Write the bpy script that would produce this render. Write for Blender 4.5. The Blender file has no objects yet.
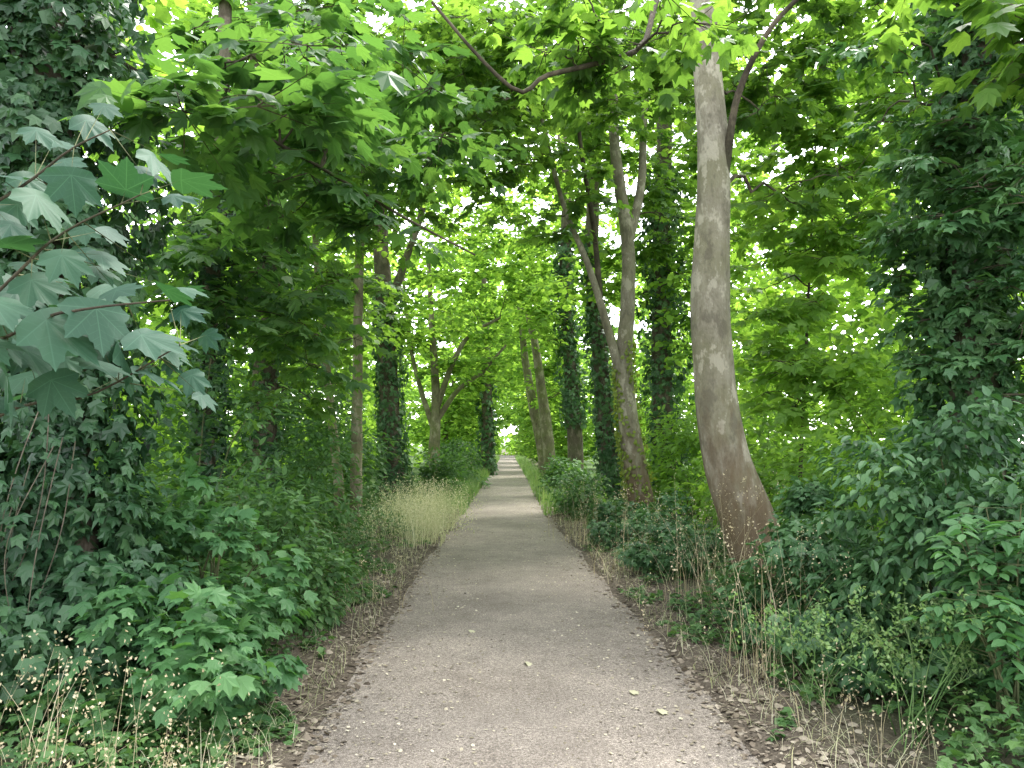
import bpy, math, numpy as np
rng = np.random.default_rng(11)
D = bpy.data; S = bpy.context.scene; COL = S.collection
F = 740.0; TH = math.atan((445-384)/F); CZ = 1.6
# ------------------------------------------------------------------ helpers
def P(px, py, Y):
    u = (px-512)/F; v = (384-py)/F
    d = np.array([u, math.cos(TH)-v*math.sin(TH), math.sin(TH)+v*math.cos(TH)])
    d = d*(Y/d[1]); return np.array([d[0], Y, CZ+d[2]])
def tag(o, label=None, cat=None, group=None, kind=None):
    if label: o['label'] = label
    if cat: o['category'] = cat
    if group: o['group'] = group
    if kind: o['kind'] = kind
    return o
def empty(name, loc, label, cat, group=None):
    o = D.objects.new(name, None); COL.objects.link(o); o.location = loc
    o.empty_display_size = 0.2
    return tag(o, label, cat, group)
def mesh(name, V, Fs, mat, parent=None, smooth=False, uv=None):
    V = np.asarray(V, dtype=np.float64).reshape(-1, 3)
    if parent is not None: V = V-np.array(parent.location)
    me = D.meshes.new(name)
    Fs = [np.asarray(f, dtype=np.int32) for f in Fs if len(f)]
    loops = np.concatenate([f.ravel() for f in Fs])
    tot = np.concatenate([np.full(len(f), f.shape[1], dtype=np.int32) for f in Fs])
    st = np.concatenate([[0], np.cumsum(tot)[:-1]]).astype(np.int32)
    me.vertices.add(len(V)); me.vertices.foreach_set('co', V.astype(np.float32).ravel())
    me.loops.add(len(loops)); me.loops.foreach_set('vertex_index', loops)
    me.polygons.add(len(tot)); me.polygons.foreach_set('loop_start', st)
    me.update(calc_edges=True)
    me.polygons.foreach_set('use_smooth', np.full(len(tot), smooth, dtype=bool))
    if uv is not None:
        l = me.uv_layers.new(name='UVMap'); l.data.foreach_set('uv', uv[loops].astype(np.float32).ravel())
    me.materials.append(mat)
    o = D.objects.new(name, me); COL.objects.link(o)
    if parent is not None: o.parent = parent
    return o
def unit(a): return a/np.maximum(np.linalg.norm(a, axis=-1, keepdims=True), 1e-9)
def spline(pts, n):
    pts = np.asarray(pts, float); k = len(pts)
    if k == 2:
        t = np.linspace(0, 1, n)[:, None]; return pts[0]*(1-t)+pts[1]*t
    q = np.vstack([2*pts[0]-pts[1], pts, 2*pts[-1]-pts[-2]])
    u = np.linspace(0, k-1-1e-6, n); i = u.astype(int); t = (u-i)[:, None]
    a, b, c, d = q[i], q[i+1], q[i+2], q[i+3]
    return 0.5*((2*b)+(c-a)*t+(2*a-5*b+4*c-d)*t*t+(3*b-a-3*c+d)*t**3)
def tube(pts, r, sides=6, bump=0.0):
    pts = np.asarray(pts, float); n = len(pts); r = np.broadcast_to(np.asarray(r, float), (n,))
    t = unit(np.gradient(pts, axis=0))
    ref = np.array([1.0, 0.03, 0.02]) if abs(t[0][0]) < 0.8 else np.array([0, 1.0, 0.05])
    nx = np.zeros((n, 3)); v = ref
    for i in range(n):
        v = v-t[i]*np.dot(v, t[i]); v = v/np.linalg.norm(v); nx[i] = v
    ny = np.cross(t, nx)
    a = np.linspace(0, 2*np.pi, sides, endpoint=False)
    rr = np.repeat(r[:, None], sides, 1)
    if bump:
        s = np.concatenate([[0], np.cumsum(np.linalg.norm(np.diff(pts, axis=0), axis=1))])[:, None]
        ph = rng.uniform(0, 6, 6)
        rr = rr*(1+bump*(np.sin(2*a[None]+1.1*s+ph[0])+.7*np.sin(3*a[None]-2.3*s+ph[1])+.5*np.sin(5*a[None]+4.7*s+ph[2])+.5*np.sin(a[None]+7*s+ph[3])))
    V = pts[:, None]+rr[..., None]*(np.cos(a)[None, :, None]*nx[:, None]+np.sin(a)[None, :, None]*ny[:, None])
    idx = np.arange(n*sides).reshape(n, sides); nxt = np.roll(idx, -1, 1)
    Q = np.stack([idx[:-1], nxt[:-1], nxt[1:], idx[1:]], -1).reshape(-1, 4)
    return V.reshape(-1, 3), Q
def join(parts):
    V = []; Q = []; o = 0
    for v, q in parts:
        V.append(v); Q.append(np.asarray(q)+o); o += len(v)
    return np.concatenate(V), np.concatenate(Q)
def cones(a, b, ra):          # thin three sided twigs, vectorised
    a = np.asarray(a); b = np.asarray(b); n = len(a)
    t = unit(b-a); x = unit(np.cross(t, np.array([0.13, 0.2, 1.0]))); y = np.cross(t, x)
    ra = np.broadcast_to(ra, (n,))[:, None]
    V = np.stack([a+x*ra, a+(-.5*x+.87*y)*ra, a+(-.5*x-.87*y)*ra, b], 1).reshape(-1, 3)
    o = (np.arange(n)*4)[:, None, None]
    f = np.array([[0, 1, 3], [1, 2, 3], [2, 0, 3]])[None]+o
    return V, f.reshape(-1, 3)
# ------------------------------------------------------------------ leaf shapes (unit length along +Y)
def star(angr):
    pts = [(r*math.sin(math.radians(a)), r*math.cos(math.radians(a))) for a, r in angr]
    pts += [(-x, y) for x, y in reversed(pts) if abs(x) > 1e-6]
    V = [(0, 0, 0)]+[(x, y, -0.28*(x*x+y*y)+(0.05 if math.hypot(x, y) < .52 else 0)) for x, y in pts]
    n = len(pts); Fc = [(0, 1+i, 1+(i+1) % n) for i in range(n)]
    return np.array(V), np.array(Fc)
SYC = star([(0, 1), (22, .62), (42, .9), (66, .52), (88, .64), (130, .32)])
SYCN = star([(0, 1.02), (5, .88), (9, .87), (12, .76), (17, .74), (22, .64), (27, .68), (31, .79), (36, .81), (42, .93), (47, .81), (53, .77), (58, .64), (66, .55), (74, .6), (80, .63), (88, .66), (98, .54), (108, .5), (120, .38), (150, .24)])
IVY = star([(0, .95), (28, .5), (55, .72), (85, .42), (125, .46)])
OVA = (np.array([(0, 0, 0), (.24, .22, .05), (.27, .5, .03), (.14, .8, -.03), (0, 1, -.12), (-.14, .8, -.03), (-.27, .5, .03), (-.24, .22, .05), (0, .5, -.03)]),
       np.array([(8, i, (i+1) % 8) for i in range(8)]))
DIA = (np.array([(0, 0, 0), (.34, .42, .06), (0, 1, -.12), (-.34, .42, .06)]), np.array([(0, 1, 2), (0, 2, 3)]))
HEX = (np.array([(0, 0, 0), (.42, .18, .0), (.46, .6, -.08), (.0, 1, -.16), (-.46, .6, -.08), (-.42, .18, .0), (0, .4, .05)]),
       np.array([(6, i, (i+1) % 6) for i in range(6)]))
def leaves(T, pos, dirs, ups, size):
    tv, tf = T; n = len(pos)
    y = unit(dirs); z = unit(ups-(ups*y).sum(-1, keepdims=True)*y); x = np.cross(y, z)
    size = np.broadcast_to(size, (n,)); curl = rng.uniform(0.2, 1.8, n); wid = rng.uniform(.85, 1.1, n)
    V = pos[:, None]+size[:, None, None]*(tv[None, :, 0:1]*x[:, None]*wid[:, None, None]+tv[None, :, 1:2]*y[:, None]+tv[None, :, 2:3]*curl[:, None, None]*z[:, None])
    f = tf[None]+(np.arange(n)*len(tv))[:, None, None]
    return V.reshape(-1, 3), f.reshape(-1, tf.shape[1]), np.tile(tv[:, :2], (n, 1))
def jit(n, s): return rng.normal(0, s, (n, 3))
def in_ball(n):
    d = unit(rng.normal(size=(n, 3))); return d*rng.uniform(0, 1, (n, 1))**(1/3)
# ------------------------------------------------------------------ materials
def mk(nt, t, **k):
    n = nt.nodes.new(t)
    for a, b in k.items(): setattr(n, a, b)
    return n
def nodes(name):
    m = D.materials.new(name); m.use_nodes = True; nt = m.node_tree; nt.nodes.clear()
    return m, nt, lambda t, **k: mk(nt, t, **k)
def ramp(nt, stops, fac):
    r = nt.nodes.new('ShaderNodeValToRGB'); e = r.color_ramp.elements
    while len(e) < len(stops): e.new(.5)
    for i, (p, c) in enumerate(stops): e[i].position = p; e[i].color = (*c, 1)
    nt.links.new(fac, r.inputs[0]); return r.outputs[0]
def noise(nt, scale, detail=4, rough=.55, coord='Object', stretch=None):
    tc = nt.nodes.new('ShaderNodeTexCoord'); n = nt.nodes.new('ShaderNodeTexNoise')
    n.inputs['Scale'].default_value = scale; n.inputs['Detail'].default_value = detail; n.inputs['Roughness'].default_value = rough
    o = tc.outputs[coord]
    if stretch:
        mp = nt.nodes.new('ShaderNodeMapping'); mp.inputs['Scale'].default_value = stretch; nt.links.new(o, mp.inputs[0]); o = mp.outputs[0]
    nt.links.new(o, n.inputs['Vector']); return n.outputs[0]
def math_(nt, op, a, b=None):
    n = nt.nodes.new('ShaderNodeMath'); n.operation = op
    for i, v in enumerate((a, b)):
        if v is None: continue
        if isinstance(v, (int, float)): n.inputs[i].default_value = v
        else: nt.links.new(v, n.inputs[i])
    return n.outputs[0]
def mixc(nt, fac, a, b, typ='MIX'):
    n = nt.nodes.new('ShaderNodeMixRGB'); n.blend_type = typ
    for i, v in enumerate((fac, a, b)):
        if isinstance(v, (int, float)): n.inputs[i].default_value = v
        elif isinstance(v, tuple): n.inputs[i].default_value = (*v, 1)
        else: nt.links.new(v, n.inputs[i])
    return n.outputs[0]
def leaf_mat(name, dark, mid, light, trans=.45, tcol=(1.5, 1.35, .45), rough=.5, spec=.35, veins=False, far=False):
    m, nt, N = nodes(name); L = nt.links.new
    g = N('ShaderNodeNewGeometry')
    f = g.outputs['Random Per Island']
    if not far: f = math_(nt, 'ADD', math_(nt, 'MULTIPLY', f, .62), math_(nt, 'SUBTRACT', math_(nt, 'MULTIPLY', noise(nt, .9, 1), .9), .25))
    c = ramp(nt, [(.05, dark), (.45, mid), (.95, light)], f)
    if veins:
        uv = N('ShaderNodeUVMap'); sp = N('ShaderNodeSeparateXYZ'); L(uv.outputs[0], sp.inputs[0])
        ax = math_(nt, 'ABSOLUTE', sp.outputs[0]); an = math_(nt, 'ARCTAN2', ax, sp.outputs[1])
        ln = math_(nt, 'SQRT', math_(nt, 'ADD', math_(nt, 'MULTIPLY', ax, ax), math_(nt, 'MULTIPLY', sp.outputs[1], sp.outputs[1])))
        dd = None
        for t in (0, .733, 1.536):
            q = math_(nt, 'MULTIPLY', math_(nt, 'ABSOLUTE', math_(nt, 'SUBTRACT', an, t)), ln)
            dd = q if dd is None else math_(nt, 'MINIMUM', dd, q)
        v = math_(nt, 'LESS_THAN', dd, .011)
        sv = math_(nt, 'LESS_THAN', math_(nt, 'FRACT', math_(nt, 'SUBTRACT', math_(nt, 'MULTIPLY', ln, 7.0), math_(nt, 'MULTIPLY', dd, 6.0))), .1)
        c = mixc(nt, math_(nt, 'MAXIMUM', math_(nt, 'MULTIPLY', v, .4), math_(nt, 'MULTIPLY', sv, .16)), c, tuple(min(1, x*1.7+.02) for x in mid))
    if far:
        p = N('ShaderNodeBsdfDiffuse'); L(c, p.inputs[0])
    else:
        p = N('ShaderNodeBsdfPrincipled'); L(c, p.inputs['Base Color']); p.inputs['Roughness'].default_value = rough
        p.inputs['Specular IOR Level'].default_value = spec
    t = N('ShaderNodeBsdfTranslucent'); L(mixc(nt, 1.0, c, tcol, 'MULTIPLY'), t.inputs[0])
    mx = N('ShaderNodeMixShader'); mx.inputs[0].default_value = trans
    L(p.outputs[0], mx.inputs[1]); L(t.outputs[0], mx.inputs[2])
    o = N('ShaderNodeOutputMaterial'); L(mx.outputs[0], o.inputs[0]); return m
def bark_mat(name, c1, c2, c3, moss=0.3, mosscol=(.06, .085, .03), foot=None):
    m, nt, N = nodes(name); L = nt.links.new
    n1 = noise(nt, 9, 6, .65, stretch=(1, 1, .3)); n2 = noise(nt, 1.6, 4, .6); n3 = noise(nt, 40, 3, .6, stretch=(1, 1, .5)); n4 = noise(nt, 4.2, 4, .7, stretch=(1, 1, .6))
    c = ramp(nt, [(.28, c1), (.5, c2), (.72, c3)], math_(nt, 'ADD', math_(nt, 'MULTIPLY', n1, .7), math_(nt, 'MULTIPLY', n3, .3)))
    c = mixc(nt, math_(nt, 'MULTIPLY', ramp(nt, [(.44, (0, 0, 0)), (.62, (1, 1, 1))], n2), moss), c, mosscol)
    c = mixc(nt, math_(nt, 'MULTIPLY', ramp(nt, [(.54, (0, 0, 0)), (.6, (1, 1, 1))], n4), .55), c, tuple(x*1.35 for x in c3))
    c = mixc(nt, math_(nt, 'MULTIPLY', ramp(nt, [(.38, (1, 1, 1)), (.46, (0, 0, 0))], n4), .7), c, c1)
    if foot:
        tc = N('ShaderNodeTexCoord'); sp = N('ShaderNodeSeparateXYZ'); L(tc.outputs['Object'], sp.inputs[0])
        h = math_(nt, 'ADD', sp.outputs[2], math_(nt, 'MULTIPLY', math_(nt, 'SUBTRACT', n1, .5), 3.2))
        c = mixc(nt, math_(nt, 'MULTIPLY', ramp(nt, [(.35, (1, 1, 1)), (1.0, (0, 0, 0))], math_(nt, 'MULTIPLY', h, .5)), .85), c, foot)
    p = N('ShaderNodeBsdfPrincipled'); L(c, p.inputs['Base Color']); p.inputs['Roughness'].default_value = .9; p.inputs['Specular IOR Level'].default_value = .2
    b = N('ShaderNodeBump'); b.inputs['Strength'].default_value = .7; b.inputs['Distance'].default_value = .03
    L(math_(nt, 'ADD', n1, math_(nt, 'MULTIPLY', n3, .5)), b.inputs['Height']); L(b.outputs[0], p.inputs['Normal'])
    o = N('ShaderNodeOutputMaterial'); L(p.outputs[0], o.inputs[0]); return m
M = {}
M['syc'] = leaf_mat('sycamore_leaf', (.046, .10, .03), (.087, .178, .045), (.155, .275, .07), .56, (2.05, 1.92, .8))
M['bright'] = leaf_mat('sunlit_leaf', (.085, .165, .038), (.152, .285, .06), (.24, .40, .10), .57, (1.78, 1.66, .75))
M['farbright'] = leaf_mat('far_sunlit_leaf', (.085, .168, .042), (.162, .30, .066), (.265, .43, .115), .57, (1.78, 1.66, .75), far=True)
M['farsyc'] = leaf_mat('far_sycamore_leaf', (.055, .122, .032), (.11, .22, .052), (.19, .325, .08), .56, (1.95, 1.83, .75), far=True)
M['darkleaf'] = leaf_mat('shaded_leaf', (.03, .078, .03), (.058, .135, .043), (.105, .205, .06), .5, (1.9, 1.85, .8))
M['fore'] = leaf_mat('foreground_sycamore_leaf', (.016, .054, .034), (.027, .076, .046), (.044, .104, .058), .3, (1.5, 1.7, .6), .58, .24, veins=True)
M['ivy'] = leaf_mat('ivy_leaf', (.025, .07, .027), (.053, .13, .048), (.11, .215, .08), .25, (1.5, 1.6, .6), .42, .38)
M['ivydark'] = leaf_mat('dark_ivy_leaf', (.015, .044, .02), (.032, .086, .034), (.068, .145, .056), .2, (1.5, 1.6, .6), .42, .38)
M['shrub'] = leaf_mat('shrub_leaf', (.038, .096, .034), (.074, .164, .054), (.13, .25, .082), .4, (1.5, 1.5, .6))
M['lobed'] = leaf_mat('lobed_shrub_leaf', (.04, .112, .042), (.07, .175, .062), (.118, .245, .088), .38, (1.4, 1.5, .6))
M['moss'] = leaf_mat('moss_tuft', (.10, .15, .03), (.19, .26, .05), (.29, .36, .09), .45, (1.5, 1.4, .6))
M['litter'] = leaf_mat('dead_leaf', (.06, .047, .034), (.15, .12, .088), (.40, .35, .27), .1, (1, .9, .6), .8, .2)
M['crumb'] = leaf_mat('path_debris', (.07, .055, .04), (.27, .24, .17), (.55, .5, .38), .05, (1, 1, 1), .9, .1)
M['cover'] = leaf_mat('ground_cover_leaf', (.028, .075, .024), (.058, .138, .038), (.115, .215, .06), .3, (1.4, 1.4, .55))
M['dry'] = leaf_mat('dry_grass', (.30, .25, .15), (.48, .41, .26), (.66, .58, .41), .3, (1, 1, .7), .7, .2)
M['grass'] = leaf_mat('verge_grass_blade', (.22, .28, .12), (.46, .47, .28), (.76, .72, .54), .45, (1.1, 1.1, .85), .6, .3)
M['weed'] = leaf_mat('weed_leaf', (.08, .17, .05), (.16, .28, .09), (.28, .36, .17), .4, (1.2, 1.2, .6), .6, .3)
M['yellowleaf'] = leaf_mat('yellowed_leaf', (.3, .28, .16), (.42, .4, .26), (.5, .5, .36), .2, (1, 1, .6), .6, .3)
M['greyb'] = bark_mat('grey_sycamore_bark', (.115, .102, .074), (.22, .198, .148), (.325, .30, .236), .5, (.15, .145, .076), foot=(.125, .088, .05))
M['brownb'] = bark_mat('brown_bark', (.05, .04, .029), (.10, .082, .061), (.165, .138, .104), .45)
M['mossb'] = bark_mat('mossy_bark', (.09, .08, .05), (.17, .15, .10), (.25, .23, .165), .7, (.13, .155, .05))
M['twig'] = bark_mat('twig_bark', (.03, .024, .017), (.06, .048, .034), (.10, .082, .056), .2)
M['stem'] = bark_mat('green_stem', (.05, .06, .025), (.08, .09, .04), (.12, .12, .06), .3)
# ------------------------------------------------------------------ ground and path
def pc(y): return np.interp(y, [0, 3.7, 7.6, 16, 47, 200], [.14, .12, -.02, -.18, -.28, -1.2])
def hw(y): return np.interp(y, [0, 3.7, 7.6, 16, 47], [1.15, 1.15, 1.1, 1.0, 1.0])
def ss(t): t = np.clip(t, 0, 1); return t*t*(3-2*t)
def wob(x, y): return (np.sin(2.1*x+1.3*y)+np.sin(-3.7*x+2.9*y+1)+np.sin(7.3*x+5.1*y+2)*.6+np.sin(-11*x+13*y)*.4)/3
def gz(x, y):
    d = np.abs(x-pc(y))
    return -.035+ss((d-hw(y)+.13)/.42)*(.065+.034*wob(x, y))+.10*ss((d-1.5)/2.5)+.05*ss((d-1.3)/1.5)*wob(x*.5, y*.5)
xs = np.concatenate([[-400, -150, -60, -30, -18, -12, -8], np.linspace(-6, -2, 30), np.linspace(-1.95, 1.95, 110), np.linspace(2, 6, 30), [8, 12, 18, 30, 60, 150, 400]])
ys = np.concatenate([[-60, -25, -10, -5], np.arange(-3, 9, .08), np.arange(9, 22, .2), np.arange(22, 60, .8), np.arange(60, 140, 4), [150, 200, 300, 500, 900]])
gx, gy = np.meshgrid(xs, ys); V = np.stack([gx, gy, gz(gx, gy)], -1).reshape(-1, 3)
id_ = np.arange(len(V)).reshape(gx.shape)
Q = np.stack([id_[:-1, :-1], id_[:-1, 1:], id_[1:, 1:], id_[1:, :-1]], -1).reshape(-1, 4)
m, nt, N = nodes('woodland_soil'); L = nt.links.new
n1 = noise(nt, 2.2, 6, .65); n2 = noise(nt, 22, 5, .65); n3 = noise(nt, .5, 3); n5 = noise(nt, 90, 3, .7)
c = ramp(nt, [(.34, (.034, .028, .021)), (.5, (.09, .073, .055)), (.66, (.205, .175, .136))], math_(nt, 'ADD', math_(nt, 'MULTIPLY', n1, .3), math_(nt, 'ADD', math_(nt, 'MULTIPLY', n2, .35), math_(nt, 'MULTIPLY', n5, .35))))
tc = N('ShaderNodeTexCoord'); sp = N('ShaderNodeSeparateXYZ'); L(tc.outputs['Object'], sp.inputs[0])
gf = math_(nt, 'MULTIPLY', ramp(nt, [(.2, (0, 0, 0)), (.5, (1, 1, 1))], math_(nt, 'ADD', math_(nt, 'MULTIPLY', math_(nt, 'ABSOLUTE', sp.outputs[0]), .12), math_(nt, 'MULTIPLY', math_(nt, 'SUBTRACT', n3, .5), .5))), .8)
c = mixc(nt, gf, c, ramp(nt, [(.35, (.03, .07, .016)), (.65, (.08, .15, .03))], n2))
p = N('ShaderNodeBsdfPrincipled'); L(c, p.inputs['Base Color']); p.inputs['Roughness'].default_value = .95; p.inputs['Specular IOR Level'].default_value = .15
b = N('ShaderNodeBump'); b.inputs['Strength'].default_value = .8; b.inputs['Distance'].default_value = .03; L(n2, b.inputs['Height']); L(b.outputs[0], p.inputs['Normal'])
L(p.outputs[0], N('ShaderNodeOutputMaterial').inputs[0])
tag(mesh('ground', V, [Q], m, smooth=True), 'dark woodland soil with fallen leaves on both sides of the path', 'ground', kind='structure')
py_ = np.concatenate([np.arange(-4, 30, .25), np.arange(30, 112, 2)]); k = np.linspace(-1, 1, 13)
X = pc(py_)[:, None]+(hw(py_)+.16)[:, None]*k[None]
V = np.stack([X, np.repeat(py_[:, None], 13, 1), -.012*(k**2)[None]+.006*wob(X*.6, py_[:, None]*.6)], -1).reshape(-1, 3)
id_ = np.arange(len(V)).reshape(-1, 13); Q = np.stack([id_[:-1, :-1], id_[:-1, 1:], id_[1:, 1:], id_[1:, :-1]], -1).reshape(-1, 4)
m, nt, N = nodes('worn_dappled_tarmac'); L = nt.links.new
n1 = noise(nt, 150, 3, .75); n2 = noise(nt, 1.1, 5, .6); n3 = noise(nt, 50, 4, .7); n4 = noise(nt, 6, 5, .65)
c = ramp(nt, [(.38, (.066, .056, .046)), (.5, (.20, .176, .15)), (.62, (.42, .375, .325))], math_(nt, 'ADD', math_(nt, 'MULTIPLY', n1, .65), math_(nt, 'MULTIPLY', n3, .35)))
c = mixc(nt, .95, c, ramp(nt, [(.32, (.66, .63, .60)), (.52, (1, .98, .955)), (.7, (1.36, 1.32, 1.28))], math_(nt, 'ADD', math_(nt, 'MULTIPLY', n2, .6), math_(nt, 'MULTIPLY', n4, .4))), 'MULTIPLY')  # broad soft patches paint dappled sunlight into the tarmac colour
p = N('ShaderNodeBsdfPrincipled'); L(c, p.inputs['Base Color']); p.inputs['Roughness'].default_value = .88; p.inputs['Specular IOR Level'].default_value = .3
b = N('ShaderNodeBump'); b.inputs['Strength'].default_value = .6; b.inputs['Distance'].default_value = .01; L(math_(nt, 'ADD', n1, n3), b.inputs['Height']); L(b.outputs[0], p.inputs['Normal'])
L(p.outputs[0], N('ShaderNodeOutputMaterial').inputs[0])
tag(mesh('path', V, [Q], m, smooth=True), 'straight grey brown tarmac footpath running away between the trees', 'path', kind='structure')
# ------------------------------------------------------------------ plant builders
def spray_leaves(C, nt_, tl, nl, ls, droop=.25, upj=.35, elev=.25):
    n = len(C)*nt_
    c = np.repeat(C, nt_, 0); az = rng.uniform(0, 2*np.pi, n); el = rng.normal(0.0, elev, n); ln = tl*rng.uniform(.5, 1.2, n)
    d = np.stack([np.cos(az)*np.cos(el), np.sin(az)*np.cos(el), np.sin(el)-.1], -1)
    tip = c+d*ln[:, None]; tip[:, 2] -= .08*ln
    t = np.tile(np.linspace(.2, 1.0, nl), n)[:, None]
    cc = np.repeat(c, nl, 0); dd = np.repeat(d, nl, 0); ll = np.repeat(ln, nl)[:, None]
    side = np.tile(np.where(np.arange(nl) % 2 == 0, 1., -1.), n)[:, None]*rng.uniform(.5, 1.5, (n*nl, 1)); side[nl-1::nl] *= .15
    perp = unit(np.cross(dd, np.array([0, 0, 1.0])))
    ld = unit(dd*.7+perp*side+np.array([0, 0, -droop])+jit(n*nl, .22))
    pos = cc+dd*t*ll; pos[:, 2] -= (.08*ll*t*t)[:, 0]; pos = pos+ld*ls*.45+jit(n*nl, .02)
    up = np.array([0, 0, 1.0])+jit(n*nl, upj)
    return pos, ld, up, ls*rng.uniform(.6, 1.25, n*nl), (c, tip)
def branchwork(nodesP, nodesR, C, sides=5, lift=.12):
    A = np.asarray(nodesP); R = np.asarray(nodesR); parts = []
    d0 = np.array([np.min(np.linalg.norm(A-c, axis=1)) for c in C])
    for i in np.argsort(d0):
        c = C[i]; d = np.linalg.norm(A-c, axis=1); cost = d+.9*np.maximum(0, A[:, 2]-c[2]-.1)+np.where(R < .012, .25, 0)
        j = int(np.argmin(cost)); p = A[j]; Ln = np.linalg.norm(c-p)
        if Ln < .05: continue
        k = 6; t = np.linspace(0, 1, k)[:, None]
        q = p+(c-p)*t; q[:, 2] += (np.sin(np.pi*t[:, 0])*lift*Ln); q[1:-1] += jit(k-2, .05*Ln)
        r0 = min(R[j]*.75, .010+.012*Ln); r = np.linspace(r0, max(.004, r0*.35), k)
        qs = spline(q, 9); parts.append(tube(qs, np.interp(np.linspace(0, 1, 9), np.linspace(0, 1, k), r), sides))
        A = np.vstack([A, q[1:]]); R = np.concatenate([R, r[1:]])
    return parts
def ell(b): c, r, n = b; return np.array(c)+in_ball(n)*np.array(r)
def ivy_on(path, rad, n, thick, size, zr, root, name='ivy', mat='ivy', T=IVY, sparse=-.35):
    s = rng.uniform(0, len(path)-1.001, n*3); i = s.astype(int); t = (s-i)[:, None]
    p = path[i]*(1-t)+path[i+1]*t; r = np.interp(s, np.arange(len(path)), rad)
    k = (p[:, 2] > zr[0]) & (p[:, 2] < zr[1]); p = p[k][:n]; r = r[k][:n]; n = len(p)
    a = rng.uniform(0, 2*np.pi, n); ph = rng.uniform(0, 6)
    lump = .5+.6*np.sin(2*a+1.7*p[:, 2]+ph)*np.sin(1.3*p[:, 2]+a)+.4*np.sin(3*a+4*p[:, 2]+ph)+.25*np.sin(5*a+9*p[:, 2])
    k = lump > sparse; p = p[k]; r = r[k]; a = a[k]; lump = lump[k]; n = len(p)
    o = np.stack([np.cos(a), np.sin(a), np.zeros(n)], -1)
    pos = p+o*(r+thick*np.clip(lump, .1, 1.4)*rng.uniform(.2, 1.1, n)**.6)[:, None]+jit(n, .02)
    dr = np.array([0, 0, -.8])+o*.35+jit(n, .55); up = o+np.array([0, 0, .5])+jit(n, .45)
    v, f, _ = leaves(T, pos, dr, up, size*rng.uniform(.6, 1.25, n)); return mesh(name, v, [f], M[mat], root)
def tree(name, label, cat, Y, trunk, limbs=(), blobs=(), leaf='syc', T=SYC, ls=.13, bark='greyb', ntw=4, tl=.6, nl=8, ivy=None, bump=.04, group=None, sides=14, upj=.35, elev=.25, extra=None, limbmat=None, ivymat='ivy'):
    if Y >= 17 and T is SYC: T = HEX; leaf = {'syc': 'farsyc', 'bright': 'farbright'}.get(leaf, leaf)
    pts = []; rr = []
    for t in trunk:
        yy = t[3] if len(t) > 3 else Y
        pts.append(P(t[0], t[1], yy)); rr.append(t[2]*yy/F)
    pts = pts[::-1] if pts[0][2] > pts[-1][2] else pts; rr = rr[::-1] if trunk[0][1] < trunk[-1][1] else rr
    if pts[0][2] > -.1:
        e = pts[0].copy(); dlt = (pts[0]-pts[1]); dlt = dlt/abs(dlt[2]); h = e[2]+.2
        e = e+dlt*h*.8; e[2] = -.2; pts = [e]+pts; rr = [rr[0]*1.25]+rr
    base = pts[0]; root = empty(name, (float(base[0]), float(base[1]), 0), label, cat, group)
    n = 46; path = spline(pts, n); rad = np.interp(np.linspace(0, 1, n), np.linspace(0, 1, len(rr)), rr)
    v, q = tube(path, rad, sides, bump); mesh('trunk', v, [q], M[bark], root, True)
    NP = [path]; NR = [rad]
    for lb in limbs:
        lp = [P(a, b_, d_) for a, b_, w, d_ in lb]; lr = [w*d_/F for a, b_, w, d_ in lb]
        lp = spline(lp, 24); lr = np.interp(np.linspace(0, 1, 24), np.linspace(0, 1, len(lr)), lr)
        v, q = tube(lp, lr, 8, .03); mesh('limb', v, [q], M[limbmat or ('twig' if lr[0] < .06 else bark)], root, True); NP.append(lp); NR.append(lr)
    if blobs:
        C = np.vstack([ell(b_) for b_ in blobs])
        NPc = np.vstack(NP); NRc = np.concatenate(NR); kk = NPc[:, 2] > 1.6
        bw = branchwork(NPc[kk], NRc[kk], C)
        pos, ld, up, sz, (a, b_) = spray_leaves(C, ntw, tl, nl, ls, upj=upj, elev=elev)
        cv, cf = cones(a, b_, .006)
        v, q = join(bw); mesh('branches', np.vstack([v, cv]), [q, cf+len(v)], M['twig'], root)
        v, f, _ = leaves(T, pos, ld, up, sz); mesh('crown', v, [f], M[leaf], root)
    if ivy:
        ivy_on(path, rad, ivy[0], ivy[1], ivy[2], ivy[3], root, mat=ivymat)
    if extra: extra(root, path, rad)
    return root
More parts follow.
